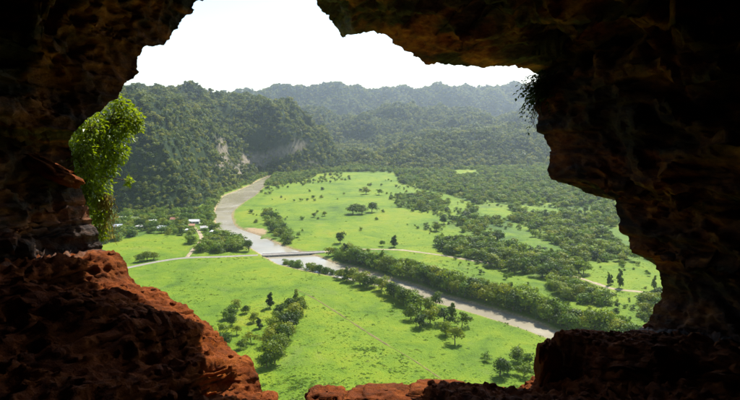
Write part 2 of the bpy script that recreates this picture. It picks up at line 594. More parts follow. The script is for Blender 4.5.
P_A = patch('hill', hill_a, -1300, 0, 600, 2000, 260, 280, 'steep forested limestone hill with bare cliff patches on the left', 1)
P_L = patch('hill', hill_low, -220, 1500, 1150, 2000, 230, 110, 'low wooded swell at the right end of the valley floor', 0)
P_M = patch('hill', hill_mid, -700, 1900, 1400, 2700, 300, 150, 'row of rounded wooded karst hills in the middle distance', 0)
P_F = patch('hill', hill_far, -1600, 3000, 2700, 4200, 340, 130, 'long hazy forested ridge on the skyline', 0)


def land_z(x, y):
    z = ground_z(x, y)
    for h in HILLS: z = np.maximum(z, h(x, y))
    return z


# ------------------------------------------------------------------ leaves, crowns, trees
def leaf_cloud(centers, radii, n, size, seed, out=0.75, flat=1.0, fill=0.35, core=None):
    """leaf-sized faces spread through the lobes of a crown"""
    r = np.random.default_rng(seed)
    centers = np.asarray(centers, float); radii = np.asarray(radii, float)
    pick = r.choice(len(centers), n, p=radii ** 2 / (radii ** 2).sum())
    d = r.normal(size=(n, 3)); d /= np.linalg.norm(d, axis=1)[:, None]
    d[:, 2] = np.where(d[:, 2] < -0.35, -d[:, 2] * 0.6, d[:, 2])
    rad = radii[pick] * (1 - fill * r.random(n) ** 1.5) * (1 + 0.13 * r.normal(size=n))
    C = centers[pick] + d * rad[:, None] * np.array([1, 1, flat])
    nm = d * out + r.normal(size=(n, 3)) * (1 - out) * 0.9
    nm /= np.linalg.norm(nm, axis=1)[:, None]
    a = np.cross(nm, r.normal(size=(n, 3))); a /= np.linalg.norm(a, axis=1)[:, None]
    b = np.cross(nm, a)
    s = size * r.uniform(0.6, 1.4, n)[:, None]
    V = np.stack([C - a * s, C - b * s * 0.62 + nm * s * 0.12, C + a * s, C + b * s * 0.62 + nm * s * 0.12], 1).reshape(-1, 3)
    F = np.arange(n * 4).reshape(-1, 4)
    return V, F


def crown_lobes(r, h, w, kind):
    c, q = [], []
    if kind == 'round':
        n = 9
        for k in range(n):
            a = r.uniform(0, 2 * math.pi); e = r.uniform(0.0, 0.62) * w * 0.5
            c.append((e * math.cos(a), e * math.sin(a), h * r.uniform(0.24, 0.84))); q.append(w * r.uniform(0.2, 0.33))
        c.append((0, 0, h * 0.5)); q.append(w * 0.38)
    elif kind == 'tall':
        for k in range(8):
            a = r.uniform(0, 2 * math.pi); f = k / 7
            e = w * 0.26 * (1 - 0.6 * f)
            c.append((e * math.cos(a), e * math.sin(a), h * (0.18 + 0.7 * f))); q.append(w * (0.36 - 0.18 * f))
    else:                       # spreading, loose
        for k in range(11):
            a = r.uniform(0, 2 * math.pi); e = r.uniform(0.15, 0.85) * w * 0.5
            c.append((e * math.cos(a), e * math.sin(a), h * r.uniform(0.3, 0.86))); q.append(w * r.uniform(0.14, 0.25))
    return np.array(c), np.array(q)


def tube(pts, radii, seg=6):
    V, F = [], []
    pts = [np.array(p, float) for p in pts]
    for k, p in enumerate(pts):
        d = pts[min(k + 1, len(pts) - 1)] - pts[max(k - 1, 0)]
        d /= np.linalg.norm(d) + 1e-9
        a = np.cross(d, [0.3, 0.9, 0.31]); a /= np.linalg.norm(a) + 1e-9
        b = np.cross(d, a)
        for j in range(seg):
            t = 2 * math.pi * j / seg
            V.append(p + (a * math.cos(t) + b * math.sin(t)) * radii[k])
    for k in range(len(pts) - 1):
        for j in range(seg):
            F.append((k * seg + j, k * seg + (j + 1) % seg, (k + 1) * seg + (j + 1) % seg, (k + 1) * seg + j))
    return V, F


def join_vf(parts):
    V, F, n = [], [], 0
    for v, f in parts:
        v = np.asarray(v, float); f = np.asarray(f, int)
        V.append(v); F.append(f + n); n += len(v)
    return np.vstack(V), np.vstack(F)


M_TREE = foliage('tree_leaves', [(0.25, (0.014, 0.034, 0.003)), (0.46, (0.048, 0.090, 0.004)), (0.70, (0.125, 0.175, 0.007)), (0.95, (0.20, 0.22, 0.014))], 0.34)
M_PALE = foliage('pale_leaves', [(0.25, (0.05, 0.10, 0.005)), (0.5, (0.09, 0.165, 0.007)), (0.85, (0.16, 0.22, 0.014))], 0.36)
M_FOREST = foliage('forest_leaves', [(0.25, (0.012, 0.030, 0.004)), (0.45, (0.046, 0.084, 0.008)), (0.66, (0.120, 0.160, 0.013)), (0.90, (0.20, 0.21, 0.026))], 0.34, 0.012)
M_GRASS = foliage('grass_blades', [(0.3, (0.07, 0.14, 0.008)), (0.6, (0.11, 0.20, 0.011)), (0.9, (0.17, 0.22, 0.025))], 0.45, 0.03)

CROWNS, TRUNKS = {}, {}
for kind, nvar in (('round', 5), ('tall', 3), ('loose', 3)):
    for k in range(nvar):
        r = np.random.default_rng(100 + 17 * k + len(kind))
        h, w = {'round': (1.0, 0.95), 'tall': (1.0, 0.6), 'loose': (1.0, 1.05)}[kind]
        c, q = crown_lobes(r, h, w, kind)
        V, F = leaf_cloud(c, q, 1000 if kind != 'loose' else 800, 0.045, 7 + k, 0.8, 0.85)
        for mname, mm in (('d', M_TREE), ('p', M_PALE)):
            me = mesh_np('crown', V, F, False); me.materials.append(mm)
            CROWNS[kind, k, mname] = me
        lean = r.uniform(-0.05, 0.05, 2)
        parts = [tube([(0, 0, -0.05), (lean[0] * .4, lean[1] * .4, .2), (lean[0], lean[1], .45), (lean[0], lean[1], .7)], [.032, .024, .018, .008], 6)]
        for j in range(5):
            e = c[j % len(c)]
            parts.append(tube([(lean[0] * .6, lean[1] * .6, .26 + .05 * j), np.array([e[0] * .6, e[1] * .6, e[2] * .8]), e], [.014, .009, .003], 5))
        V, F = join_vf(parts)
        me = mesh_np('trunk', V, F); me.materials.append(M_BARK)
        TRUNKS[kind, k] = me


def plant_tree(name, x, y, h, w, kind, tone, label, group, cat='tree'):
    k = random.randrange({'round': 5, 'tall': 3, 'loose': 3}[kind])
    o = bpy.data.objects.new(name, None); COL.objects.link(o)
    o.empty_display_size = 0.5
    z = float(land_z(np.array([x]), np.array([y]))[0])
    o.location = (x, y, z); o.rotation_euler = (0, 0, random.uniform(0, 6.28)); o.scale = (w, w, h)
    link('trunk', TRUNKS[kind, k], None, o); link('crown', CROWNS[kind, k, tone], None, o)
    return tag(o, label, cat, group)


def instancer(name, P, rot, scl, idx, sources):
    me = bpy.data.meshes.new(name)
    me.vertices.add(len(P)); me.vertices.foreach_set('co', np.asarray(P, np.float32).ravel())
    fattr(me, 'rz', rot); fattr(me, 'pick', idx)
    a = me.attributes.new('scl', 'FLOAT_VECTOR', 'POINT'); a.data.foreach_set('vector', np.asarray(scl, np.float32).ravel())
    me.update()
    o = link(name, me)
    ng = bpy.data.node_groups.new(name, 'GeometryNodeTree')
    ng.interface.new_socket('Geometry', in_out='INPUT', socket_type='NodeSocketGeometry')
    ng.interface.new_socket('Geometry', in_out='OUTPUT', socket_type='NodeSocketGeometry')
    N = ng.nodes.new
    gi, go = N('NodeGroupInput'), N('NodeGroupOutput')
    iop = N('GeometryNodeInstanceOnPoints'); jn = N('GeometryNodeJoinGeometry')
    for s in sources:
        oi = N('GeometryNodeObjectInfo'); oi.inputs['Object'].default_value = s; oi.inputs['As Instance'].default_value = True
        ng.links.new(oi.outputs['Geometry'], jn.inputs[0])

    def na(n, ty):
        q = N('GeometryNodeInputNamedAttribute'); q.data_type = ty; q.inputs['Name'].default_value = n
        return q.outputs['Attribute']
    cx = N('ShaderNodeCombineXYZ'); ng.links.new(na('rz', 'FLOAT'), cx.inputs[2])
    e2r = N('FunctionNodeEulerToRotation'); ng.links.new(cx.outputs[0], e2r.inputs[0])
    f2i = N('FunctionNodeFloatToInt'); ng.links.new(na('pick', 'FLOAT'), f2i.inputs[0])
    ng.links.new(gi.outputs[0], iop.inputs['Points']); ng.links.new(jn.outputs[0], iop.inputs['Instance'])
    iop.inputs['Pick Instance'].default_value = True
    ng.links.new(f2i.outputs[0], iop.inputs['Instance Index'])
    ng.links.new(e2r.outputs[0], iop.inputs['Rotation']); ng.links.new(na('scl', 'FLOAT_VECTOR'), iop.inputs['Scale'])
    ng.links.new(iop.outputs[0], go.inputs[0])
    md = o.modifiers.new('plants', 'NODES'); md.node_group = ng
    return o


def source(name, V, F, mat):
    me = mesh_np(name, V, F, False); me.materials.append(mat)
    return bpy.data.objects.new(name, me)


SRC_FOREST = []
for k in range(6):
    r = np.random.default_rng(300 + k)
    c, q = crown_lobes(r, 1.0, 1.0, ['round', 'loose'][k % 2])
    V, F = leaf_cloud(c, q, 230, 0.085, 40 + k, 0.8, 0.85)
    SRC_FOREST.append(source('forest_crown', V, F, M_FOREST))
SRC_WOOD = [source('wood_crown', *leaf_cloud(*crown_lobes(np.random.default_rng(400 + k), 1.0, 1.0, ['round', 'loose', 'round', 'tall'][k % 4]), 420, 0.062, 60 + k, 0.8, 0.85), M_TREE if k % 2 else M_PALE) for k in range(8)]
SRC_TUFT = []
for k in range(5):
    r = np.random.default_rng(500 + k)
    c = np.stack([r.uniform(-.4, .4, 6), r.uniform(-.4, .4, 6), r.uniform(0.0, .15, 6)], -1)
    SRC_TUFT.append(source('grass_tuft', *leaf_cloud(c, np.full(6, .28), 46, 0.13, 80 + k, 0.5, 0.7), M_GRASS))


def forest_points(P, spacing, seed, hmin, hmax):
    fn, X, Y, Z, rk, _ = P
    r = np.random.default_rng(seed)
    area = (X.max() - X.min()) * (Y.max() - Y.min())
    n = int(area / spacing ** 2)
    x = r.uniform(X.min(), X.max(), n); y = r.uniform(Y.min(), Y.max(), n)
    z = fn(x, y)
    ix = np.clip(((x - X.min()) / (X.max() - X.min()) * (X.shape[1] - 1)).astype(int), 0, X.shape[1] - 1)
    iy = np.clip(((y - Y.min()) / (Y.max() - Y.min()) * (X.shape[0] - 1)).astype(int), 0, X.shape[0] - 1)
    zz = land_z(x, y)
    u = px_x(x, y)
    ok = (z > 1.0) & (z >= zz - 0.01) & (r.random(n) > rk[iy, ix] * 0.85) & (u > 20) & (u < 760)
    x, y, z = x[ok], y[ok], z[ok]
    h = r.uniform(hmin, hmax, len(x)) * np.where(r.random(len(x)) < 0.12, 1.45, 1.0) * (1 + 0.45 * fbm2(x, y, 45, 2, 6.0))
    return x, y, z - 0.03 * h, h, h * r.uniform(1.0, 1.5, len(x))


fx = []
for P, sp, sd, h0, h1 in ((P_A, 4.9, 1, 3.8, 7.8), (P_L, 7.0, 2, 6, 10), (P_M, 7.6, 3, 5.5, 10), (P_F, 11.0, 4, 8, 14)):
    fx.append(np.stack(forest_points(P, sp, sd, h0, h1), -1))
fx = np.vstack(fx)
n = len(fx)
fo = instancer('hillside_forest', fx[:, :3], rng.uniform(0, 6.28, n), np.stack([fx[:, 4], fx[:, 4], fx[:, 3]], -1), rng.integers(0, 6, n), SRC_FOREST)
tag(fo, 'dense dark green forest covering the hillsides', 'forest', None, 'stuff')
print('forest', n)

# ------------------------------------------------------------------ trees of the valley: first those one can point at
def tree_list(pts, zone, size=1.0):
    return [(zone, *G(px, py), h * size, w, kind, tone, px, py) for px, py, h, w, kind, tone in pts]


rows = {}
rows['clump'] = [(270, 308, 9, .62, 'tall', 'd'), (297, 307, 10, .6, 'tall', 'd'), (289, 312, 8, .9, 'round', 'd'), (296, 320, 9, .9, 'round', 'd'), (303, 315, 8, .8, 'round', 'd'),
                 (280, 318, 8, .8, 'round', 'd'), (286, 331, 9, .95, 'round', 'd'), (274, 333, 8, .9, 'round', 'd'), (292, 328, 8, .9, 'round', 'd'), (282, 343, 9, .95, 'round', 'd'), (270, 346, 8, .85, 'round', 'd'),
                 (281, 352, 8.5, .9, 'round', 'd'), (270, 357, 8, .9, 'round', 'd'), (275, 364, 9, .9, 'round', 'd'), (266, 368, 7, .8, 'round', 'd'), (289, 338, 7, .9, 'round', 'd'), (300, 311, 8, .9, 'round', 'd'), (277, 326, 7, .9, 'round', 'd'), (284, 324, 7, .9, 'round', 'd'), (276, 339, 7.5, .9, 'round', 'd'), (276, 356, 8, .9, 'round', 'd')]
rows['scatter'] = [(237, 310, 6, .8, 'round', 'd'), (231, 317, 6.5, .9, 'round', 'p'), (232, 325, 6, .9, 'round', 'd'), (224, 320, 4.5, 1, 'loose', 'p'), (254, 322, 5.5, .8, 'round', 'd'), (259, 328, 5.5, .8, 'tall', 'd'), (246, 313, 4.5, .9, 'round', 'd'),
                   (220, 334, 6, 1, 'loose', 'p'), (226, 344, 5.5, 1, 'round', 'd'), (251, 343, 5.5, .9, 'loose', 'd'), (237, 335, 4.5, .9, 'loose', 'd'), (241, 349, 4.5, .9, 'round', 'd')]
rows['near bank'] = [(286, 263, 5, 1, 'round', 'p'), (292, 265, 6, 1, 'round', 'p'), (299, 266, 6.5, 1, 'round', 'p'), (307, 268, 6, 1, 'loose', 'p'), (313, 270, 6.5, 1, 'round', 'd'), (320, 271, 7, 1, 'round', 'p'), (326, 272, 6, .9, 'round', 'p'), (332, 273, 5, .9, 'round', 'p'),
                     (342, 279, 7, .9, 'round', 'd'), (347, 281, 9, .8, 'tall', 'd'), (353, 281, 9, .9, 'round', 'd'), (360, 285, 8, .9, 'round', 'd'), (367, 288, 8, .9, 'round', 'd'), (374, 287, 7, .9, 'round', 'd'), (381, 290, 8, .9, 'round', 'd'), (387, 293, 8, .9, 'loose', 'd'),
                     (394, 298, 9, .9, 'round', 'd'), (400, 300, 8, 1, 'round', 'd'), (407, 304, 9, 1, 'round', 'd'), (414, 308, 9, 1, 'round', 'p'), (421, 309, 8, 1, 'loose', 'd'), (428, 311, 7, .9, 'round', 'd'), (436, 306, 8, .75, 'round', 'd'), (338, 277, 5, .9, 'round', 'p'), (364, 285, 8, .9, 'round', 'd'), (391, 295, 8, .9, 'round', 'p'), (403, 303, 8.5, .9, 'round', 'd'), (411, 305, 8, 1, 'round', 'd')]
rows['bank outliers'] = [(411, 319, 7.5, .9, 'round', 'd'), (420, 327, 7, .95, 'round', 'd'), (430, 323, 8, .9, 'round', 'd'), (444, 323, 9, .8, 'loose', 'd'), (452, 318, 8.5, .7, 'tall', 'd'), (462, 326, 8, .8, 'loose', 'd'), (446, 334, 6.5, .9, 'round', 'd'), (455, 344, 8, .85, 'loose', 'd')]
rows['field corner'] = [(500, 376, 7.5, .9, 'round', 'd'), (508, 372, 5, 1.1, 'loose', 'p'), (518, 362, 6.5, 1, 'round', 'd'), (530, 368, 6.5, 1, 'loose', 'p'), (524, 376, 5, 1, 'loose', 'd'), (487, 360, 3.5, 1.2, 'loose', 'p')]
rows['meadow pair'] = [(353, 214, 11, 1.15, 'round', 'd'), (362, 214, 10, 1.1, 'round', 'd'), (372, 212, 11, 1.0, 'round', 'd')]
rows['meadow lone'] = [(366, 194, 10, 1, 'round', 'd'), (340, 243, 9, .8, 'round', 'd'), (394, 247, 10, .75, 'tall', 'd'), (379, 195, 8, 1, 'loose', 'p'), (420, 209, 10, .9, 'round', 'd'), (444, 224, 9, .9, 'round', 'd'), (436, 231, 8, 1.1, 'round', 'd'), (325, 216, 5, 1, 'round', 'd'), (314, 217, 4.5, 1, 'round', 'd'), (249, 251, 9, .8, 'round', 'd')]
rows['roadside bush'] = [(140, 262, 6, 1.1, 'round', 'd'), (147, 261, 7, 1.1, 'round', 'd'), (154, 260, 6, 1.1, 'round', 'd')]
EW = densify(Gl((574, 286), (612, 298)), 4)
rows['clearing poplars'] = [(608, 285, 8, .5, 'tall', 'd'), (619, 288, 12, .45, 'tall', 'd'), (654, 290, 9, .45, 'tall', 'd'), (611, 284, 6, .5, 'tall', 'd')]
ordn = ['first', 'second', 'third', 'fourth', 'fifth', 'sixth', 'seventh', 'eighth', 'ninth', 'tenth', 'eleventh', 'twelfth', 'thirteenth', 'fourteenth', 'fifteenth', 'sixteenth', 'seventeenth', 'eighteenth', 'nineteenth', 'twentieth', 'twenty-first', 'twenty-second', 'twenty-third', 'twenty-fourth', 'twenty-fifth', 'twenty-sixth', 'twenty-seventh', 'twenty-eighth', 'twenty-ninth', 'thirtieth']
row_words = {'clump': ('dark tree in the dense clump of the near pasture, {} from its far end', 'trees of the clump in the near pasture'),
             'scatter': ('small tree in the loose group left of the pasture clump, {} from the left', 'small trees left of the pasture clump'),
             'near bank': ('tree in the row on the near riverbank, {} downstream of the bridge', 'trees along the near riverbank'),
             'bank outliers': ('tree standing in the pasture beside the near bank row, {} from the left', 'trees in the pasture beside the river'),
             'field corner': ('low tree in the pasture corner above the cave sill, {} from the left', 'trees in the pasture corner'),
             'meadow pair': ('big rounded tree in the trio amid the far meadow, {} from the left', 'trio of trees in the far meadow'),
             'meadow lone': ('lone tree scattered in the meadow beyond the river, {} from the left', 'lone trees beyond the river'),
             'roadside bush': ('bushy tree beside the road left of the lane, {} from the left', 'bushy trees beside the road'),
             'clearing poplars': ('slim upright tree in the bright clearing by the dirt road, {} from the left', 'slim trees of the right clearing')}
n_named = 0
for zone, lst in rows.items():
    words, grp = row_words[zone]
    order = sorted(range(len(lst)), key=lambda i: lst[i][1] if zone == 'clump' else lst[i][0])
    for rank, i in enumerate(order):
        px, py, h, w, kind, tone = lst[i]
        x, y = G(px, py)
        plant_tree('tree', x, y, h * 1.18, h * w * 1.6, kind, tone, words.format(ordn[rank]), grp)
        n_named += 1

# the thick row on the far bank, and the woods
cand = []
far_line = densify(Gl((326, 256), (342, 262), (367, 268), (392, 276), (419, 284), (448, 294), (488, 305), (532, 318), (565, 330), (600, 341), (640, 352)), 6)
s = np.concatenate([[0], np.cumsum(np.linalg.norm(np.diff(far_line, axis=0), axis=1))])
dl = np.gradient(far_line, axis=0); dl /= np.linalg.norm(dl, axis=1)[:, None]
nl = np.stack([-dl[:, 1], dl[:, 0]], -1)
for rowk, (o, h0, h1, step) in enumerate(((3.0, 7, 11, 5.0), (8.0, 9, 13, 5.2), (13.5, 7, 11, 5.8))):
    q = 2 + rowk
    while q < s[-1]:
        px_ = np.array([np.interp(q, s, far_line[:, 0]), np.interp(q, s, far_line[:, 1])])
        nn = np.array([np.interp(q, s, nl[:, 0]), np.interp(q, s, nl[:, 1])])
        if nn[1] < 0: nn = -nn
        p = px_ + nn * (o + random.uniform(-1, 1))
        # thin where the photograph shows a gap by the bridge
        uu, vv, _ = to_px(np.array([p[0], p[1], 0]))
        if not (uu < 341 and random.random() < 0.5) and not (385 < uu < 412 and rowk == 2):
            hh = random.uniform(h0, h1) * 1.15 * (0.7 if uu < 345 else 1.0)
            cand.append(('far bank', p[0], p[1], hh, hh * random.uniform(.75, 1.05)))
        q += step * random.uniform(0.8, 1.2)
for zone, (poly, sp, keep, (h0, h1)) in WOODS.items():
    x0, y0 = poly.min(0); x1, y1 = poly.max(0)
    r = np.random.default_rng(abs(hash(zone)) % 1000 if False else sum(map(ord, zone)))
    nx, ny = int((x1 - x0) / sp) + 1, int((y1 - y0) / sp) + 1
    X, Y = np.meshgrid(np.arange(nx), np.arange(ny))
    x = x0 + (X + r.uniform(0, 1, X.shape)) * sp; y = y0 + (Y + r.uniform(0, 1, X.shape)) * sp
    x, y = x.ravel(), y.ravel()
    ok = inside(x, y, poly) & (r.random(len(x)) < keep) & (river_d(x, y) > (1.5 if zone in ('upper bank', 'river head') else 3)) & (road_d(x, y) > 4.5)
    if zone == 'slope':
        ok &= fbm2(x, y, 55, 3, 4.0) > -0.09 - 0.25 * sstep(650, 1050, y) + r.uniform(-.12, .12, len(x))
    if zone == 'right scrub':
        ok &= fbm2(x, y, 34, 3, 19.0) > r.uniform(-.1, .25, len(x))
    if zone in ('meadow', 'scrub belt'):
        ok &= fbm2(x, y, 48, 3, 9.0) > 0.27 - 0.1 * sstep(-60, -160, x) + r.uniform(-.14, .1, len(x))
    for qc in CLEAR: ok &= ~inside(x, y, qc)
    z_h = np.max([h(x, y) for h in HILLS], axis=0)
    ok &= z_h < 1.0
    hs = r.uniform(h0, h1, len(x)); ws = hs * r.uniform(.85, 1.25, len(x))
    cand += [(zone, a, b, c, d) for a, b, c, d in zip(x[ok], y[ok], hs[ok], ws[ok])]

# village houses keep clear of trees
house_px = [  # px, py, width m, depth m, wall colour, roof colour, roof kind, words
    (135, 221, 11, 7, 'white', 'pale', 'gable', 'wide house with a pale roof, farthest left in the back row of the village'),
    (152.5, 223, 9, 7, 'white', 'white', 'flat', 'small flat roofed white house left of the red roofed house'),
    (140, 228.5, 8, 7, 'grey', 'pale', 'flat', 'pale flat roofed house in front of the widest pale roof'),
    (161.5, 230, 10, 8, 'white', 'silver', 'shed', 'house with a sloping silver roof at the front of the village'),
    (174.5, 221.5, 9, 7, 'cream', 'red', 'gable', 'small house with a dull red gabled roof'),
    (194.5, 223.5, 13, 7, 'white', 'white', 'gable', 'long bright white house at the top of the lane'),
    (189, 232, 7, 6, 'white', 'white', 'flat', 'tiny white flat roofed house left of the lane'),
    (204, 230, 8, 7, 'cream', 'pale', 'gable', 'cream gabled house right of the lane'),
    (213, 234.5, 6, 5, 'grey', 'white', 'shed', 'little shed with a white roof nearest the river'),
    (118, 228.5, 10, 7, 'grey', 'silver', 'gable', 'grey weathered house behind the hanging vines'),
    (192, 228, 6, 5, 'brown', 'rust', 'shed', 'low brown shed between two white houses'),
    (122, 220.5, 8, 6, 'grey', 'pale', 'shed', 'faint grey house among the trees farthest from the river')]
house_xy = np.array([G(h[0], h[1]) for h in house_px])


def near_house(x, y):
    d = (house_xy[:, 0] - x), (house_xy[:, 1] - y)
    return bool(np.any((np.abs(d[0]) < 6.0) & (d[1] > -6) & (d[1] < 11)))


cand = [c for c in cand if not near_house(c[1], c[2])]
vis = []
for c in cand:
    u, v, f = to_px(np.array([c[1], c[2], c[3] * .5]))
    vis.append(c[3] * FPX / f if 95 < u < 662 and v < 345 else 0)
order = np.argsort(-np.array(vis))
MAX_IND = 280 - n_named
zone_words = {'far bank': ('row along the far riverbank', 'trees of the far riverbank row'), 'slope': ('right hand woods', 'trees of the right hand woods'), 'hedge': ('belt along the dirt road', 'trees of the belt along the dirt road'), 'bend': ('thicket between two clearings', 'trees of the thicket between clearings'), 'corner': ('copse at right', 'trees of the copse at the cave wall'), 'cliff foot': ('scrub below the limestone cliff', 'trees of the scrub below the limestone cliff'), 'upper bank': ('fringe on the upper left bank', 'trees of the fringe on the upper left bank'), 'river head': ('fringe at the upper river bend', 'trees of the fringe at the upper river bend'), 'saddle': ('saddle behind the valley', 'trees of the saddle'), 'right scrub': ('scrub of the right valley', 'bushes of the right valley'), 'village': ('village gardens', 'trees of the village gardens'), 'village edge': ('thicket between lane and river', 'trees of the thicket between lane and river'), 'inner bank': ('strip on the inner river bend', 'trees of the strip on the inner river bend'), 'valley head': ('belt at the head of the valley', 'trees of the belt at the head of the valley'), 'pasture edge': ('grove beside the far meadow', 'trees of the grove beside the far meadow'), 'meadow': ('far meadow', 'trees of the far meadow'), 'scrub belt': ('scrub by the road', 'trees of the scrub between riverbank row and road')}


def ordinal(n):
    if n <= 24: return ordn[n - 1]
    return str(n) + ('th' if 10 <= n % 100 <= 20 else {1: 'st', 2: 'nd', 3: 'rd'}.get(n % 10, 'th'))


rest, chosen = [], []
for k, i in enumerate(order):
    zone, x, y, h, w = cand[i]
    if k < MAX_IND and vis[i] > 0:
        kind = random.choices(['round', 'tall', 'loose'], [0.62, 0.15, 0.23])[0]
        tone = 'p' if random.random() < (0.5 if zone == 'far bank' else 0.48) else 'd'
        chosen.append((to_px(np.array([x, y, 0.0]))[0], zone, x, y, h, w, kind, tone))
    else:
        rest.append((x, y, h, w))
chosen.sort()
seen = {}
looks = {('round', 'p'): 'pale rounded tree', ('round', 'd'): 'dark rounded tree', ('tall', 'p'): 'pale slender tree', ('tall', 'd'): 'dark slender tree', ('loose', 'p'): 'pale spreading tree', ('loose', 'd'): 'dark spreading tree'}
for u, zone, x, y, h, w, kind, tone in chosen:
    key = (zone, kind, tone); seen[key] = seen.get(key, 0) + 1
    plant_tree('tree', x, y, h, w * (0.85 if kind == 'tall' else 1.25), kind, tone, f"{looks[kind, tone]} in the {zone_words[zone][0]}, {ordinal(seen[key])} such from the left", zone_words[zone][1])
rest = np.array(rest)
n = len(rest)
wo = instancer('woodland', np.stack([rest[:, 0], rest[:, 1], land_z(rest[:, 0], rest[:, 1]) - 0.1 * rest[:, 2]], -1), rng.uniform(0, 6.28, n), np.stack([rest[:, 3] * 1.25, rest[:, 3] * 1.25, rest[:, 2]], -1), rng.integers(0, 8, n), SRC_WOOD)
tag(wo, 'patchy green woodland over the far valley floor', 'woodland', None, 'stuff')
print('woodland', n)

# rough grass and weeds over the pasture
n = 32000
px = rng.uniform(90, 690, n); py = rng.uniform(176, 410, n)
g = G(px, py)
x, y = g[:, 0], g[:, 1]
ok = (river_d(x, y) > 1.5) & (road_d(x, y) > 3.4) & (dist_poly(x, y, path_f)[0] > 1.2) & (y < 1250)
dens = fbm2(x, y, 38, 4, 3.0) + 0.5 * fbm2(x, y, 12, 2, 1.0)
ok &= (dens > rng.uniform(-0.55, 0.45, n)) & (np.max([h(x, y) for h in HILLS], axis=0) < 0.5)
x, y, dens = x[ok], y[ok], dens[ok]
n = len(x)
sc_ = rng.uniform(0.35, 0.95, n) * (0.8 + 0.9 * np.clip(dens, 0, 1)) * (1 + 1.2 * (rng.random(n) < 0.05)) * (1 + 0.5 * sstep(0.15, 0.5, fbm2(x, y, 30, 3, 14.0)))
go_ = instancer('rough_grass', np.stack([x, y, ground_z(x, y) - 0.05], -1), rng.uniform(0, 6.28, n), np.stack([sc_ * 1.5, sc_ * 1.5, sc_ * 0.8], -1), rng.integers(0, 5, n), SRC_TUFT)
tag(go_, 'rough tufted grass and weeds over the pasture', 'grass', None, 'stuff')

# ------------------------------------------------------------------ bridge
A = np.append(G(264, 255.2), 0.35); B = np.append(G(323, 252.3), 0.35)
Lb = np.linalg.norm(B - A)
bridge = bpy.data.objects.new('bridge', None); COL.objects.link(bridge)
bridge.location = A; bridge.rotation_euler = (0, 0, math.atan2(B[1] - A[1], B[0] - A[0]))
tag(bridge, 'low flat concrete bridge carrying the road across the muddy river', 'bridge')
box('deck', (-1.5, Lb + 1.5, -3.1, 3.1, -0.55, 0.0), M_CONC, bridge)
for sy in (-1, 1):
    box('kerb', (-1.5, Lb + 1.5, sy * 2.95 - 0.2, sy * 2.95 + 0.2, 0.003, 0.38), M_CONC, bridge)
box('roadway', (-1.5, Lb + 1.5, -2.7, 2.7, 0.004, 0.03), M_ROAD, bridge)
npier = 6
for k in range(npier):
    xk = Lb * (k + 0.5) / npier
    v1, f1 = box_vf(xk - 0.45, xk + 0.45, -2.7, 2.7, -3.4, -0.552)
    v2, f2 = box_vf(xk - 0.7, xk + 0.7, -2.95, 2.95, -1.0, -0.556)
    V, F = join_vf([(v1, f1), (v2, f2)])
    link('pier', mesh_np('pier', V, F, False), M_CONC, bridge)

# ------------------------------------------------------------------ village
WALLC = {'white': simple('wall_white', (0.50, 0.48, 0.43), 0.8, 0.1, 0.6), 'cream': simple('wall_cream', (0.62, 0.54, 0.38), 0.8, 0.12, 0.6), 'grey': simple('wall_grey', (0.36, 0.35, 0.33), 0.85, 0.2, 0.6), 'brown': simple('wall_brown', (0.22, 0.13, 0.08), 0.85, 0.2, 0.6)}
ROOFC = {'white': simple('roof_white', (0.56, 0.56, 0.54), 0.6, 0.08, 0.6), 'pale': simple('roof_pale', (0.36, 0.35, 0.32), 0.7, 0.15, 0.6), 'silver': simple('roof_silver', (0.40, 0.42, 0.44), 0.45, 0.15, 0.6, 0.6), 'red': simple('roof_red', (0.28, 0.12, 0.08), 0.8, 0.2, 0.6), 'rust': simple('roof_rust', (0.26, 0.13, 0.07), 0.8, 0.3, 0.6)}
M_GLASS = simple('window_glass', (0.03, 0.035, 0.04), 0.15, 0.2, 1.0, 0.6)
M_DOOR = simple('door_wood', (0.16, 0.09, 0.05), 0.6)
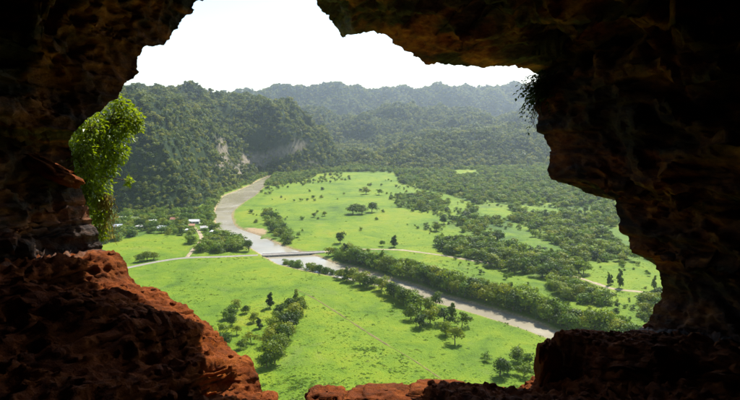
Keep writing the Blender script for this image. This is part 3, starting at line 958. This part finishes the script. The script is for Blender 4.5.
for (px, py, w, d, wc, rc, kind, words) in house_px:
    x, y = G(px, py)
    h = bpy.data.objects.new('shed' if 'shed' in words else 'house', None); COL.objects.link(h)
    h.location = (x, y, float(land_z(np.array([x]), np.array([y]))[0]) - 0.1); h.rotation_euler = (0, 0, random.uniform(-0.35, 0.35))
    tag(h, words, 'shed' if 'shed' in words else 'house', 'houses of the village')
    w *= 0.85; d *= 0.85
    H = 2.7
    box('wall', (-w / 2, w / 2, -d / 2, d / 2, 0, H), WALLC[wc], h)
    e = 0.45
    if kind == 'flat':
        V, F = join_vf([box_vf(-w / 2 - e, w / 2 + e, -d / 2 - e, d / 2 + e, H + 0.003, H + 0.28), box_vf(w * .1, w * .35, -d * .2, d * .2, H + 0.284, H + 1.1)])
    elif kind == 'shed':
        V = [(-w / 2 - e, -d / 2 - e, H + .01), (w / 2 + e, -d / 2 - e, H + .01), (w / 2 + e, d / 2 + e, H + 1.2), (-w / 2 - e, d / 2 + e, H + 1.2)]
        V = V + [(a, b, c + 0.2) for a, b, c in V]
        F = [(3, 2, 1, 0), (4, 5, 6, 7), (0, 1, 5, 4), (1, 2, 6, 5), (2, 3, 7, 6), (3, 0, 4, 7)]
    else:
        V = [(-w / 2 - e, -d / 2 - e, H + .005), (w / 2 + e, -d / 2 - e, H + .005), (w / 2 + e, d / 2 + e, H + .005), (-w / 2 - e, d / 2 + e, H + .005), (-w / 2 - e, 0, H + 1.9), (w / 2 + e, 0, H + 1.9)]
        F = [(0, 1, 5, 4), (2, 3, 4, 5), (0, 3, 2, 1), (1, 2, 5, 5), (3, 0, 4, 4)]
        me = bpy.data.meshes.new('roof'); me.from_pydata(V, [], [tuple(dict.fromkeys(f)) for f in F])
        link('roof', me, ROOFC[rc], h)
        V = None
    if V is not None:
        link('roof', mesh_np('roof', V, F, False), ROOFC[rc], h)
    box('door', (-0.5, 0.5, -d / 2 - 0.06, -d / 2 - 0.003, 0, 2.1), M_DOOR, h)
    for wx in ([-w * .32, w * .32] if w > 6.5 else [w * .3]):
        box('window', (wx - .65, wx + .65, -d / 2 - 0.05, -d / 2 - 0.003, 1.0, 2.2), M_GLASS, h)

exec_cave = True
# ------------------------------------------------------------------ the cave
rim = [  # px, py, metres ahead; clockwise from the upper left of the window
    (213, -9, 10.20), (206, 0, 9.00), (196, 2, 8.85), (193, 6, 8.80), (194, 10, 8.82), (191, 14, 8.76), (185, 17, 8.65), (178, 26, 8.52), (175, 33, 8.46), (167, 40, 8.32), (163, 45.5, 8.24), (154, 46, 8.08), (143, 47, 7.87),
    (142, 52, 7.86), (141, 58, 7.84), (138, 68, 7.78), (138, 73.5, 7.78), (129, 80, 7.62), (124, 84, 7.52), (123, 89, 7.50), (120, 93, 7.45), (112, 101, 7.30), (98, 112, 7.04), (84, 122, 6.78), (74, 131, 6.60),
    (70, 150, 8.40), (76, 172, 8.40), (82, 192, 8.40), (88, 215, 8.40), (97, 236, 8.40), (103, 247, 8.50), (109, 252, 8.06), (117.5, 254, 7.99), (125, 260, 7.92), (128, 272, 7.90), (134, 278, 7.84), (142, 287, 7.77), (155, 289, 7.66), (165, 292, 7.57),
    (172, 299, 7.51), (180, 304, 7.44), (196, 317, 7.30), (212, 331, 7.16), (225, 346, 7.04), (239, 356, 6.92), (251, 362, 6.81), (258, 374, 6.75), (262, 388, 6.71), (264, 395, 6.70), (273, 397, 6.62), (277, 403, 6.58),
    (290, 406, 6.47), (310, 407, 6.50), (340, 407, 6.50), (360, 405, 6.50), (385, 403, 6.50), (404, 400, 6.50), (410, 394, 6.50), (416, 389, 6.50), (426, 385, 6.50), (438, 384.6, 6.50), (450, 385, 6.50), (471, 387, 6.50), (491, 388, 6.50), (499, 392, 6.50), (513, 391, 6.50), (521, 386, 6.50), (530, 380, 6.50),
    (541, 372, 6.60), (548, 352, 6.60), (552, 336, 6.60), (556, 332.5, 6.60), (569, 331.7, 6.60), (584, 330, 6.60), (595, 334, 6.60), (617, 337, 6.60), (632, 331, 6.60), (644, 325, 7.00), (651, 317.5, 7.00), (655, 308, 7.00), (660.5, 299, 7.00), (662, 286, 7.00), (661, 278, 7.00),
    (655, 263, 7.06), (642, 257.5, 7.10), (635, 255, 7.12), (630, 246, 7.19), (627.5, 236, 7.27), (620, 229, 7.33), (621, 220, 7.40), (617.5, 212, 7.46), (616, 204, 7.53), (612.5, 196, 7.59), (602.5, 195, 7.60), (587.5, 194, 7.61), (571, 184, 7.69), (562.5, 181, 7.71), (552.5, 179, 7.73),
    (549, 170, 7.80), (551, 162, 7.86), (550, 152, 7.94), (545, 140, 8.04), (539, 130, 8.12), (537, 115, 8.24), (535.5, 102, 8.34), (534.5, 90, 8.44), (537, 78, 8.54), (535, 71, 9.30), (528, 69, 9.10), (500, 66.5, 9.10), (460, 66.5, 9.10), (425, 62.5, 9.10), (405, 52, 9.10), (390, 37.5, 9.10), (370, 33.5, 9.10), (357, 36, 9.10), (342.5, 36, 10.05),
    (337.5, 25, 10.05), (335, 11, 10.05), (327.5, 6, 10.05), (318, 0, 10.05), (310, -9, 10.55), (285, -9, 10.55), (240, -9, 10.55)]
rim = np.array(rim, float)[::-1]      # now counter-clockwise as seen from the camera is reversed to keep the faces looking inward
NS = 1100
loop = np.vstack([rim, rim[:1]])
s = np.concatenate([[0], np.cumsum(np.hypot(np.diff(loop[:, 0]), np.diff(loop[:, 1])))])
q = np.linspace(0, s[-1], NS, endpoint=False)
rp = np.stack([np.interp(q, s, loop[:, k]) for k in range(3)], -1)
# ragged edge: fractal wander of a pixel or two
wob = np.stack([fbm(np.stack([rp[:, 0] / 15, rp[:, 1] / 15, np.full(NS, zz)], -1), 6, gain=0.62) for zz in (0.0, 5.0)], -1)
on_floor = (rp[:, 1] > 380)
rp[:, :2] += wob * np.where(on_floor, 4.5, 8.0)[:, None]
PR = at(rp[:, 0], rp[:, 1], rp[:, 2]) - CAM        # rim, relative to the camera
cx, cz = 0.0, -0.45
ang = np.arctan2(PR[:, 2] - cz, PR[:, 0] - cx)
ca, sa = np.cos(ang), np.sin(ang)


def sup(c, e): return np.sign(c) * np.abs(c) ** e


Mx = 6.0 * sup(ca, 0.75)
Mz = np.where(sa > 0, 3.3 * sup(sa, 0.75), -1.62 * np.minimum(1, np.abs(sa) * 2.2) - 0.1)
Mz = np.where(sa > 0, Mz, np.where(np.abs(ca) > 0.9, Mz, -1.72))
kern = np.hanning(61); kern /= kern.sum()
circ = lambda a: np.convolve(np.concatenate([a[-30:], a, a[:30]]), kern, 'valid')
Mx, Mz = circ(Mx), circ(Mz)
NI, NB, NO = 150, 40, 46
rings, tval = [], []
for k in range(NI):
    tt = (k / (NI - 1)) ** 1.35
    e = np.sin(tt * math.pi / 2) ** 0.95
    w = PR[:, 1] * (1 - tt) + tt * 0.2
    rings.append(np.stack([PR[:, 0] * (1 - e) + Mx * e, w, PR[:, 2] * (1 - e) + Mz * e], -1)); tval.append(tt)
for k in range(1, NB + 1):
    tt = k / NB
    sc2 = math.cos(tt * math.pi / 2)
    rings.append(np.stack([Mx * sc2, np.full(NS, 0.2 - 6.5 * math.sin(tt * math.pi / 2)), 0.2 + (Mz - 0.2) * np.where(sa < -0.2, min(1, sc2 * 1.6), sc2)], -1)); tval.append(1 + tt)
I = np.array(rings)                     # inner rings x NS x 3
tv = np.array(tval)[:, None]
# surface normals
du = np.roll(I, -1, 1) - np.roll(I, 1, 1)
dv = np.gradient(I, axis=0)
N = np.cross(du, dv); N /= np.linalg.norm(N, axis=2)[..., None] + 1e-9
to_axis = np.stack([-I[..., 0], 0 * I[..., 0], 0.2 - I[..., 2]], -1)
sgn = np.sign((N * to_axis).sum(-1)); N *= np.where(sgn == 0, 1, sgn)[..., None]     # into the cave
amp = sstep(0.0, 0.30, tv) * np.ones((1, NS))
floorness = np.clip(sstep(-0.55, -0.85, N[..., 2] * -1), 0, 1) * (I[..., 2] < -0.9)
I_w = I + 0.35 * np.stack([perlin(I * 0.9 + z) for z in (3, 13, 23)], -1)
big = fbm(I_w * np.array([0.45, 0.45, 0.7]), 3)
strata = fbm(I_w * np.array([0.55, 0.55, 3.2]) + 7, 4, gain=0.55)
lump = fbm(I_w * np.array([2.0, 2.0, 3.0]) + 31, 4, gain=0.58, ridged=True)
fine = fbm(I * 7.0 + 51, 3, gain=0.6)
wallD = amp * (0.75 * big + 0.42 * strata) + (0.05 + amp) * 0.20 * lump + (0.2 + amp) * 0.045 * fine
crack = -np.abs(perlin(I_w * np.array([3.4, 3.4, 4.4]) + 3)) - 0.55 * np.abs(perlin(I_w * np.array([7.5, 7.5, 9]) + 9)) - 0.35 * np.abs(perlin(I * 16.0 + 2))
rimk = 0.25 + 0.75 * sstep(0.0, 0.08, tv)
blocks = -np.abs(perlin(I_w * np.array([1.1, 1.1, 1.7]) + 40)) - 0.4 * np.abs(perlin(I_w * np.array([2.3, 2.3, 3.4]) + 44))
wallD = wallD + 0.12 * rimk * (crack + 0.3) + 0.5 * sstep(0.0, 0.2, tv) * (blocks + 0.22)
floorD = amp * 0.16 * big + (0.03 + sstep(0, .12, tv) * 0.05) * lump * 0.9 + 0.028 * fine + 0.15 * rimk * (crack + 0.3)
D = wallD * (1 - floorness) + floorD * floorness
# a bank of earth along the left of the floor, and a ledge of rock hanging from the roof on the right
up_, vp_, _ = to_px(I + CAM)
ahead = (I[..., 1] > 0.8)
bank = 0.28 * np.exp(-((vp_ - (318 + 0.18 * (up_ - 40))) / 20) ** 2) * (up_ < 240) * sstep(240, 150, up_) * ahead * floorness
D = D + bank
I = I + N * D[..., None]
# outer face of the rock
outr = []
ol = np.stack([ca, 0 * ca, sa], -1)
for k in range(1, NO + 1):
    tt = k / NO
    g = 0.9 * tt + 75 * tt ** 3.2
    fw = 0.25 * math.sin(min(1, tt * 3) * math.pi / 2)
    slope = np.where(sa > 0, -0.95 * sa, -0.28 * sa)
    P = PR + ol * g * np.array([1, 0, 1]) + np.stack([0 * ca, fw + slope * g, 0 * ca], -1) * 1.0
    # keep outside the sight line over the rim
    P[:, 0] += PR[:, 0] * (fw / PR[:, 1]) * 1.1; P[:, 2] += PR[:, 2] * (fw / PR[:, 1]) * 1.1
    P[:, 2] -= np.where(sa < -0.3, 70 * tt ** 4, 0)
    outr.append(P)
O = np.array(outr)
tO = (np.arange(1, NO + 1) / NO)[:, None]
nz = fbm(O * np.array([0.35, 0.35, 0.6]), 4)[..., None] * np.array([0.3, 0.5, 0.3]) * (tO[..., None] * 5).clip(0, 1) * 0.8
O = O + np.abs(nz) * (ol * np.array([1, 0, 1]))[None] + nz * np.array([0, 1, 0]) * sstep(0.15, 0.5, tO)[..., None]

ALL = np.concatenate([I, I[:1] * 1.0, O], 0) + CAM      # row NI+NB repeats the rim for the outside
NR_IN = len(I)

# orange staining and wetness per vertex follow the rock itself
t = NT('cave_rock')
pn = t.pos()
n1 = t.noise(0.9, 6, 0.65, dist=0.8)
n2 = t.noise(3.2, 8, 0.72, sxyz=(1, 1, 2.2))
n3 = t.noise(0.55, 3, 0.6, dist=1.2, sxyz=(1, 1, 1.8))
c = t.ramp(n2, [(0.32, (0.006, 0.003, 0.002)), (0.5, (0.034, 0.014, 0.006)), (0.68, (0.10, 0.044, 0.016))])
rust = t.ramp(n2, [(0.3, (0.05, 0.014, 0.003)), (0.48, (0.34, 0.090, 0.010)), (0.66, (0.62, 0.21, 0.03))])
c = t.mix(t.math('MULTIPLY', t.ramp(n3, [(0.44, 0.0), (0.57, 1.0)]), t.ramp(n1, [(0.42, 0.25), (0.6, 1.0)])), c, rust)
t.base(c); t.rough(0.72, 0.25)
b1 = t.bump(t.noise(5.0, 10, 0.7, sxyz=(1, 1, 1.8)), 0.9, 0.10)
t.normal(t.bump(t.noise(30, 6, 0.7), 0.6, 0.015, b1))
M_CAVE = t.m
t = NT('cave_earth')
n2 = t.noise(2.6, 8, 0.7)
c = t.ramp(n2, [(0.28, (0.07, 0.016, 0.003)), (0.5, (0.25, 0.060, 0.010)), (0.72, (0.46, 0.135, 0.024))])
c = t.mix(t.ramp(t.noise(9, 6, 0.75), [(0.52, 0.0), (0.64, 0.6)]), c, (0.05, 0.020, 0.008))
c = t.mix(t.ramp(t.noise(1.1, 5, 0.7, dist=1.0), [(0.54, 0.0), (0.68, 0.5)]), c, (0.07, 0.030, 0.012))
t.base(c); t.rough(0.9, 0.12)
b1 = t.bump(t.noise(6.0, 10, 0.78), 1.0, 0.13)
t.normal(t.bump(t.noise(40, 5, 0.7), 0.7, 0.012, b1))
M_EARTH = t.m
t = NT('cliff_rock')
t.base(t.ramp(t.noise(0.5, 8, 0.7), [(0.3, (0.08, 0.065, 0.045)), (0.7, (0.26, 0.21, 0.15))])); t.rough(0.9, 0.1)
t.normal(t.bump(t.noise(1.5, 8, 0.7), 0.9, 0.3))
M_CLIFF = t.m

# which stretch of the rim belongs to floor, walls and roof
rx, ry = rp[:, 0], rp[:, 1]
sector = np.full(NS, 0)
is_floor = (ry > 251) & ~((rx > 600) & (ry < 329))
is_left = (rx < 122) & (ry <= 251) & (ry > 92)
is_right = (rx > 533) & (ry > 72) & ~is_floor
sector[is_floor] = 1; sector[is_left] = 2; sector[is_right] = 3
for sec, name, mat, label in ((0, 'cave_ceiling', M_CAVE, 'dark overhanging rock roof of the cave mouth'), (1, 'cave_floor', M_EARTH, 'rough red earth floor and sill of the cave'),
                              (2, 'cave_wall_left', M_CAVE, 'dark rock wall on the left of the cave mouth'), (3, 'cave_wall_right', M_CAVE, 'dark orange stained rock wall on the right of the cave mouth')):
    cols = np.where(sector == sec)[0]
    F = []
    r_ = np.arange(NR_IN - 1)[:, None]
    c0 = cols[None, :]; c1 = (cols + 1) % NS
    F = np.stack([r_ * NS + c0, r_ * NS + c1[None, :], (r_ + 1) * NS + c1[None, :], (r_ + 1) * NS + c0], -1).reshape(-1, 4)
    used = np.unique(F); remap = np.full(NR_IN * NS, -1); remap[used] = np.arange(len(used))
    me = mesh_np(name, ALL[:NR_IN].reshape(-1, 3)[used], remap[F])
    tag(link(name, me, mat), label, None, None, 'structure')
F = grid_faces(NO + 1, NS, True)
me = mesh_np('cliff', ALL[NR_IN:].reshape(-1, 3), F)
tag(link('cliff', me, M_CLIFF), 'outer limestone cliff face around the cave mouth', None, None, 'structure')


# loose rocks on the sill
def rock(px, py, w, sx, sy, sz, seed, label, mat=None, group='rocks on the cave sill', sharp=0.28, rz=0.0):
    n_t, n_p = 28, 40
    th = np.linspace(0.02, math.pi - 0.02, n_t)[:, None]; ph = np.linspace(0, 2 * math.pi, n_p, endpoint=False)[None, :]
    S = np.stack([np.sin(th) * np.cos(ph), np.sin(th) * np.sin(ph), np.cos(th) + 0 * ph], -1)
    Q = np.sign(S) * np.abs(S) ** 0.75
    d = 1 + sharp * fbm(S * 1.5 + seed * 7.1, 4, gain=0.55, ridged=True) + 0.10 * fbm(S * 5 + seed, 3)
    V = (Q * d[..., None] * np.array([sx, sy, sz])).reshape(-1, 3)
    me = mesh_np('rock', V, grid_faces(n_t, n_p, True)[:, ::-1])
    o = link('rock', me, mat or M_EARTH, None, at(px, py, w))
    o.rotation_euler = (0, 0, rz)
    return tag(o, label, 'rock', group)


rock(327, 404, 6.3, .20, .22, .12, 1, 'smaller humped red brown rock on the cave sill beside the gap', sharp=0.5)
rock(386, 402, 6.35, .36, .25, .11, 2, 'wider low red brown rock at the middle of the cave sill', sharp=0.5)
rock(548, 366, 6.35, .107, .15, .24, 3, 'upright blocky dark rock at the right end of the sill', sharp=0.42)
rock(541, 354, 6.3, .044, .06, .095, 8, 'small knob of rock leaning on the upright blocky rock')
rock(440, 396, 6.35, .36, .22, .12, 4, 'long flat red brown rock right of the sill middle')
rock(268, 402, 6.4, .10, .14, .085, 5, 'small reddish stone at the foot of the left earth slope')

# loose stones scattered over the earth floor
SRC_STONE = []
for k in range(4):
    th = np.linspace(0.05, math.pi - 0.05, 8)[:, None]; ph = np.linspace(0, 2 * math.pi, 11, endpoint=False)[None, :]
    S = np.stack([np.sin(th) * np.cos(ph), np.sin(th) * np.sin(ph), np.cos(th) + 0 * ph], -1)
    d = 1 + 0.45 * fbm(S * 1.3 + k * 5.7, 3, ridged=True)
    V = (S * d[..., None] * np.array([1, .8, .6])).reshape(-1, 3)
    me_ = mesh_np('stone', V, grid_faces(8, 11, True)[:, ::-1], False); me_.materials.append(M_EARTH)
    SRC_STONE.append(bpy.data.objects.new('stone', me_))
vis_ = (floorness > 0.5) & (up_ > -40) & (up_ < 760) & (vp_ < 440) & (tv < 0.8) & (tv > 0.004)
idx_ = np.argwhere(vis_)
pick_ = idx_[rng.choice(len(idx_), 420, replace=False)]
PS = ALL[:NR_IN][pick_[:, 0], pick_[:, 1]]
ss = 0.012 + 0.05 * rng.random(420) ** 3
st = instancer('loose_stones', PS, rng.uniform(0, 6.28, 420), np.stack([ss, ss, ss], -1), rng.integers(0, 4, 420), SRC_STONE)
tag(st, 'loose red brown stones strewn over the cave floor', 'stones', None, 'stuff')

# sunlit shelf of rock on the left wall
shelf = rock(46, 168, 8.0, .36, .26, .09, 6, 'orange lit shelf of rock jutting from the left cave wall', M_EARTH, None, 0.55, 0.0)
shelf.rotation_euler = (-0.25, 0.5, 0.15)

# ------------------------------------------------------------------ plants at the cave mouth
M_LEAF = foliage('shrub_leaves', [(0.3, (0.03, 0.075, 0.006)), (0.5, (0.075, 0.145, 0.008)), (0.85, (0.19, 0.25, 0.012))], 0.5, 16.0, (1.7, 1.5, 0.3), 0.4, 0.4)
M_FERN = foliage('fern_leaves', [(0.3, (0.03, 0.06, 0.010)), (0.8, (0.08, 0.12, 0.02))], 0.25, 2.0)
M_STRAW = foliage('dry_vine', [(0.3, (0.28, 0.24, 0.06)), (0.8, (0.48, 0.42, 0.12))], 0.35, 2.0, (1.2, 1.1, 0.7))
M_TWIG = simple('twig_bark', (0.10, 0.075, 0.05), 0.9, 0.35, 20)


def leaves(P, N, A, L, Wd):
    """pointed leaves folded along the midrib"""
    B = np.cross(N, A); B /= np.linalg.norm(B, axis=1)[:, None] + 1e-9
    L = L[:, None]; Wd = Wd[:, None]
    V = np.stack([P, P + A * L * .45 + B * Wd + N * Wd * .35, P + A * L - N * L * .12, P + A * L * .45 - B * Wd + N * Wd * .35], 1).reshape(-1, 3)
    n = len(P)
    i = np.arange(n)[:, None] * 4
    F = np.concatenate([i + np.array([[0, 1, 2]]), i + np.array([[0, 2, 3]])], 0)
    return V, F


shrub_root = at(78, 212, 8.7)
shrub = bpy.data.objects.new('tree', None); COL.objects.link(shrub); shrub.location = shrub_root
tag(shrub, 'sunlit bright green leafy tree growing at the left edge of the cave mouth', 'tree')
blobs = [(121, 104, 9.1, .13), (131, 118, 9.1, .17), (113, 118, 9.1, .22), (103, 131, 9.0, .26), (124, 130, 9.2, .18), (90, 140, 8.8, .25), (110, 146, 9.1, .24), (97, 158, 9.0, .24), (119, 153, 9.2, .14), (106, 168, 9.1, .19), (90, 178, 8.8, .18),
         (100, 186, 9.1, .17), (92, 200, 9.0, .16), (102, 205, 9.1, .10), (94, 216, 9.0, .13), (98, 228, 8.8, .10), (84, 124, 8.8, .18), (129, 181, 9.2, .05), (136, 125, 9.1, .10), (74, 150, 8.7, .16), (82, 190, 8.7, .13), (80, 162, 8.5, .16), (84, 148, 8.5, .18), (88, 168, 8.6, .16), (92, 128, 8.6, .18), (86, 205, 8.6, .11), (92, 192, 8.7, .13), (100, 216, 8.7, .08), (102, 236, 8.7, .06)]
r = np.random.default_rng(77)
LP, LN, LA = [], [], []
stems = []
base = np.zeros(3)
trunk_pts = [base + np.array([-.25, -.1, -.35]), np.array([-.02, .05, 0]), at(84, 180, 8.75) - shrub_root, at(94, 150, 8.8) - shrub_root, at(108, 126, 8.9) - shrub_root]
stems.append(tube(trunk_pts, [.05, .042, .034, .025, .012], 8))
spine = np.array(trunk_pts)
for bi, (px, py, w, rad) in enumerate(blobs):
    C = at(px, py, w) - shrub_root
    near = spine[np.argmin(np.linalg.norm(spine - C - np.array([0, 0, -.25]), axis=1))]
    stems.append(tube([near, (near + C) / 2 + np.array([0, 0, .06]), C], [.014, .010, .005], 5))
    n = int(3700 * rad ** 1.6) + 20
    d = r.normal(size=(n, 3)); d /= np.linalg.norm(d, axis=1)[:, None]
    P = C + d * (1.15 * rad * r.random((n, 1)) ** 0.45) * np.array([1, 1, 1.05])
    for k in range(0, n, 22):
        stems.append(tube([C, (C + P[k]) / 2 + r.normal(size=3) * .015, P[k]], [.005, .0035, .0018], 4))
    A = d * 0.7 + r.normal(size=(n, 3)) * 0.5 + np.array([.15, 0, -.45]); A /= np.linalg.norm(A, axis=1)[:, None]
    Nn = np.array([.2, .2, 1.0]) + r.normal(size=(n, 3)) * .55
    Nn -= A * (Nn * A).sum(1)[:, None]; Nn /= np.linalg.norm(Nn, axis=1)[:, None]
    LP.append(P); LN.append(Nn); LA.append(A)
LP, LN, LA = map(np.vstack, (LP, LN, LA))
n = len(LP)
L = r.uniform(.035, .09, n)
link('crown', mesh_np('crown', *leaves(LP, LN, LA, L, L * .27), False), M_LEAF, shrub)
link('trunk', mesh_np('trunk', *join_vf(stems)), M_TWIG, shrub)


def strands(name, top_px, n, length, rad, mat, label, w, seed, spread, wob=0.03, cat='vine'):
    r = np.random.default_rng(seed)
    o = bpy.data.objects.new(name, None); COL.objects.link(o)
    root = at(top_px[0], top_px[1], w); o.location = root
    parts = []
    for k in range(n):
        p = np.array([r.normal() * spread, r.normal() * spread * .6, r.uniform(-.05, .05)])
        ln = length * r.uniform(.35, 1.0)
        pts = [p]
        m = 9
        for j in range(m):
            p = p + np.array([r.normal() * wob, r.normal() * wob, -ln / m]); pts.append(p)
        parts.append(tube(pts, list(np.linspace(rad, rad * .4, m + 1)), 4))
    link('stem', mesh_np('stem', *join_vf(parts)), mat, o)
    return tag(o, label, cat)


v = strands('hanging_vine', (104, 196), 60, .80, .006, M_STRAW, 'pale yellow vines hanging below the leafy tree on the left', 8.85, 3, .07, .022)
# small leaves along the vine
r = np.random.default_rng(9)
n = 260
P = np.stack([r.normal(size=n) * .08, r.normal(size=n) * .05, -r.uniform(0, .7, n)], -1)
A = np.array([0, 0, -1.0]) + r.normal(size=(n, 3)) * .6; A /= np.linalg.norm(A, axis=1)[:, None]
Nn = r.normal(size=(n, 3)); Nn -= A * (Nn * A).sum(1)[:, None]; Nn /= np.linalg.norm(Nn, axis=1)[:, None]
L = r.uniform(.03, .06, n)
link('foliage', mesh_np('foliage', *leaves(P, Nn, A, L, L * .25), False), M_STRAW, v)

# dark fern clump on the right rim
fr = at(541, 84, 8.2)
fern = bpy.data.objects.new('fern', None); COL.objects.link(fern); fern.location = fr
tag(fern, 'dark feathery fern clump hanging from the right rim below the roof', 'fern')
r = np.random.default_rng(21)
parts, LP, LN, LA = [], [], [], []
for k in range(110):
    p = np.array([r.uniform(-.06, .22), r.uniform(-.1, .15), r.uniform(-.22, .16)])
    d = np.array([r.uniform(-1, .15), r.uniform(-.3, .6), r.uniform(-.35, .8)]); d /= np.linalg.norm(d)
    ln = r.uniform(.12, .34)
    pts = []
    for j in range(9):
        f = j / 8
        pts.append(p + d * ln * f + np.array([0, 0, -.22 * ln / .3 * f * f]))
        if j > 1:
            for sd in (-1, 1):
                side = np.cross(d, [0, 0, 1]); side /= np.linalg.norm(side) + 1e-6
                a = side * sd + d * .4 + np.array([0, 0, -.5]) + r.normal(size=3) * .25
                LP.append(pts[-1]); LA.append(a / np.linalg.norm(a)); LN.append(np.array([0, 0, 1.0]) + r.normal(size=3) * .3)
    parts.append(tube(pts, list(np.linspace(.004, .0015, 9)), 4))
LP, LA, LN = map(np.array, (LP, LA, LN))
LN -= LA * (LN * LA).sum(1)[:, None]; LN /= np.linalg.norm(LN, axis=1)[:, None]
L = r.uniform(.03, .075, len(LP))
link('frond', mesh_np('frond', *leaves(LP, LN, LA, L, L * .22), False), M_FERN, fern)
link('stem', mesh_np('stem', *join_vf(parts)), M_TWIG, fern)
strands('hanging_root', (538, 100), 9, .42, .009, M_TWIG, 'dark roots dangling down the right rim below the fern', 8.0, 5, .025, .014, 'root')

# ------------------------------------------------------------------ haze
t = NT('valley_air')
t.n.remove(t.b)
pv = t.node('ShaderNodeVolumePrincipled')
pv.inputs['Color'].default_value = (0.76, 0.88, 1.0, 1)
pv.inputs['Density'].default_value = 0.00009
pv.inputs['Anisotropy'].default_value = 0.7
t.l.new(pv.outputs[0], t.out.inputs['Volume'])
hz = box('haze', (-29000, 29000, -700, 9300, -8, 345), t.m)
tag(hz, 'thin bluish haze filling the valley air', 'haze', None, 'stuff')
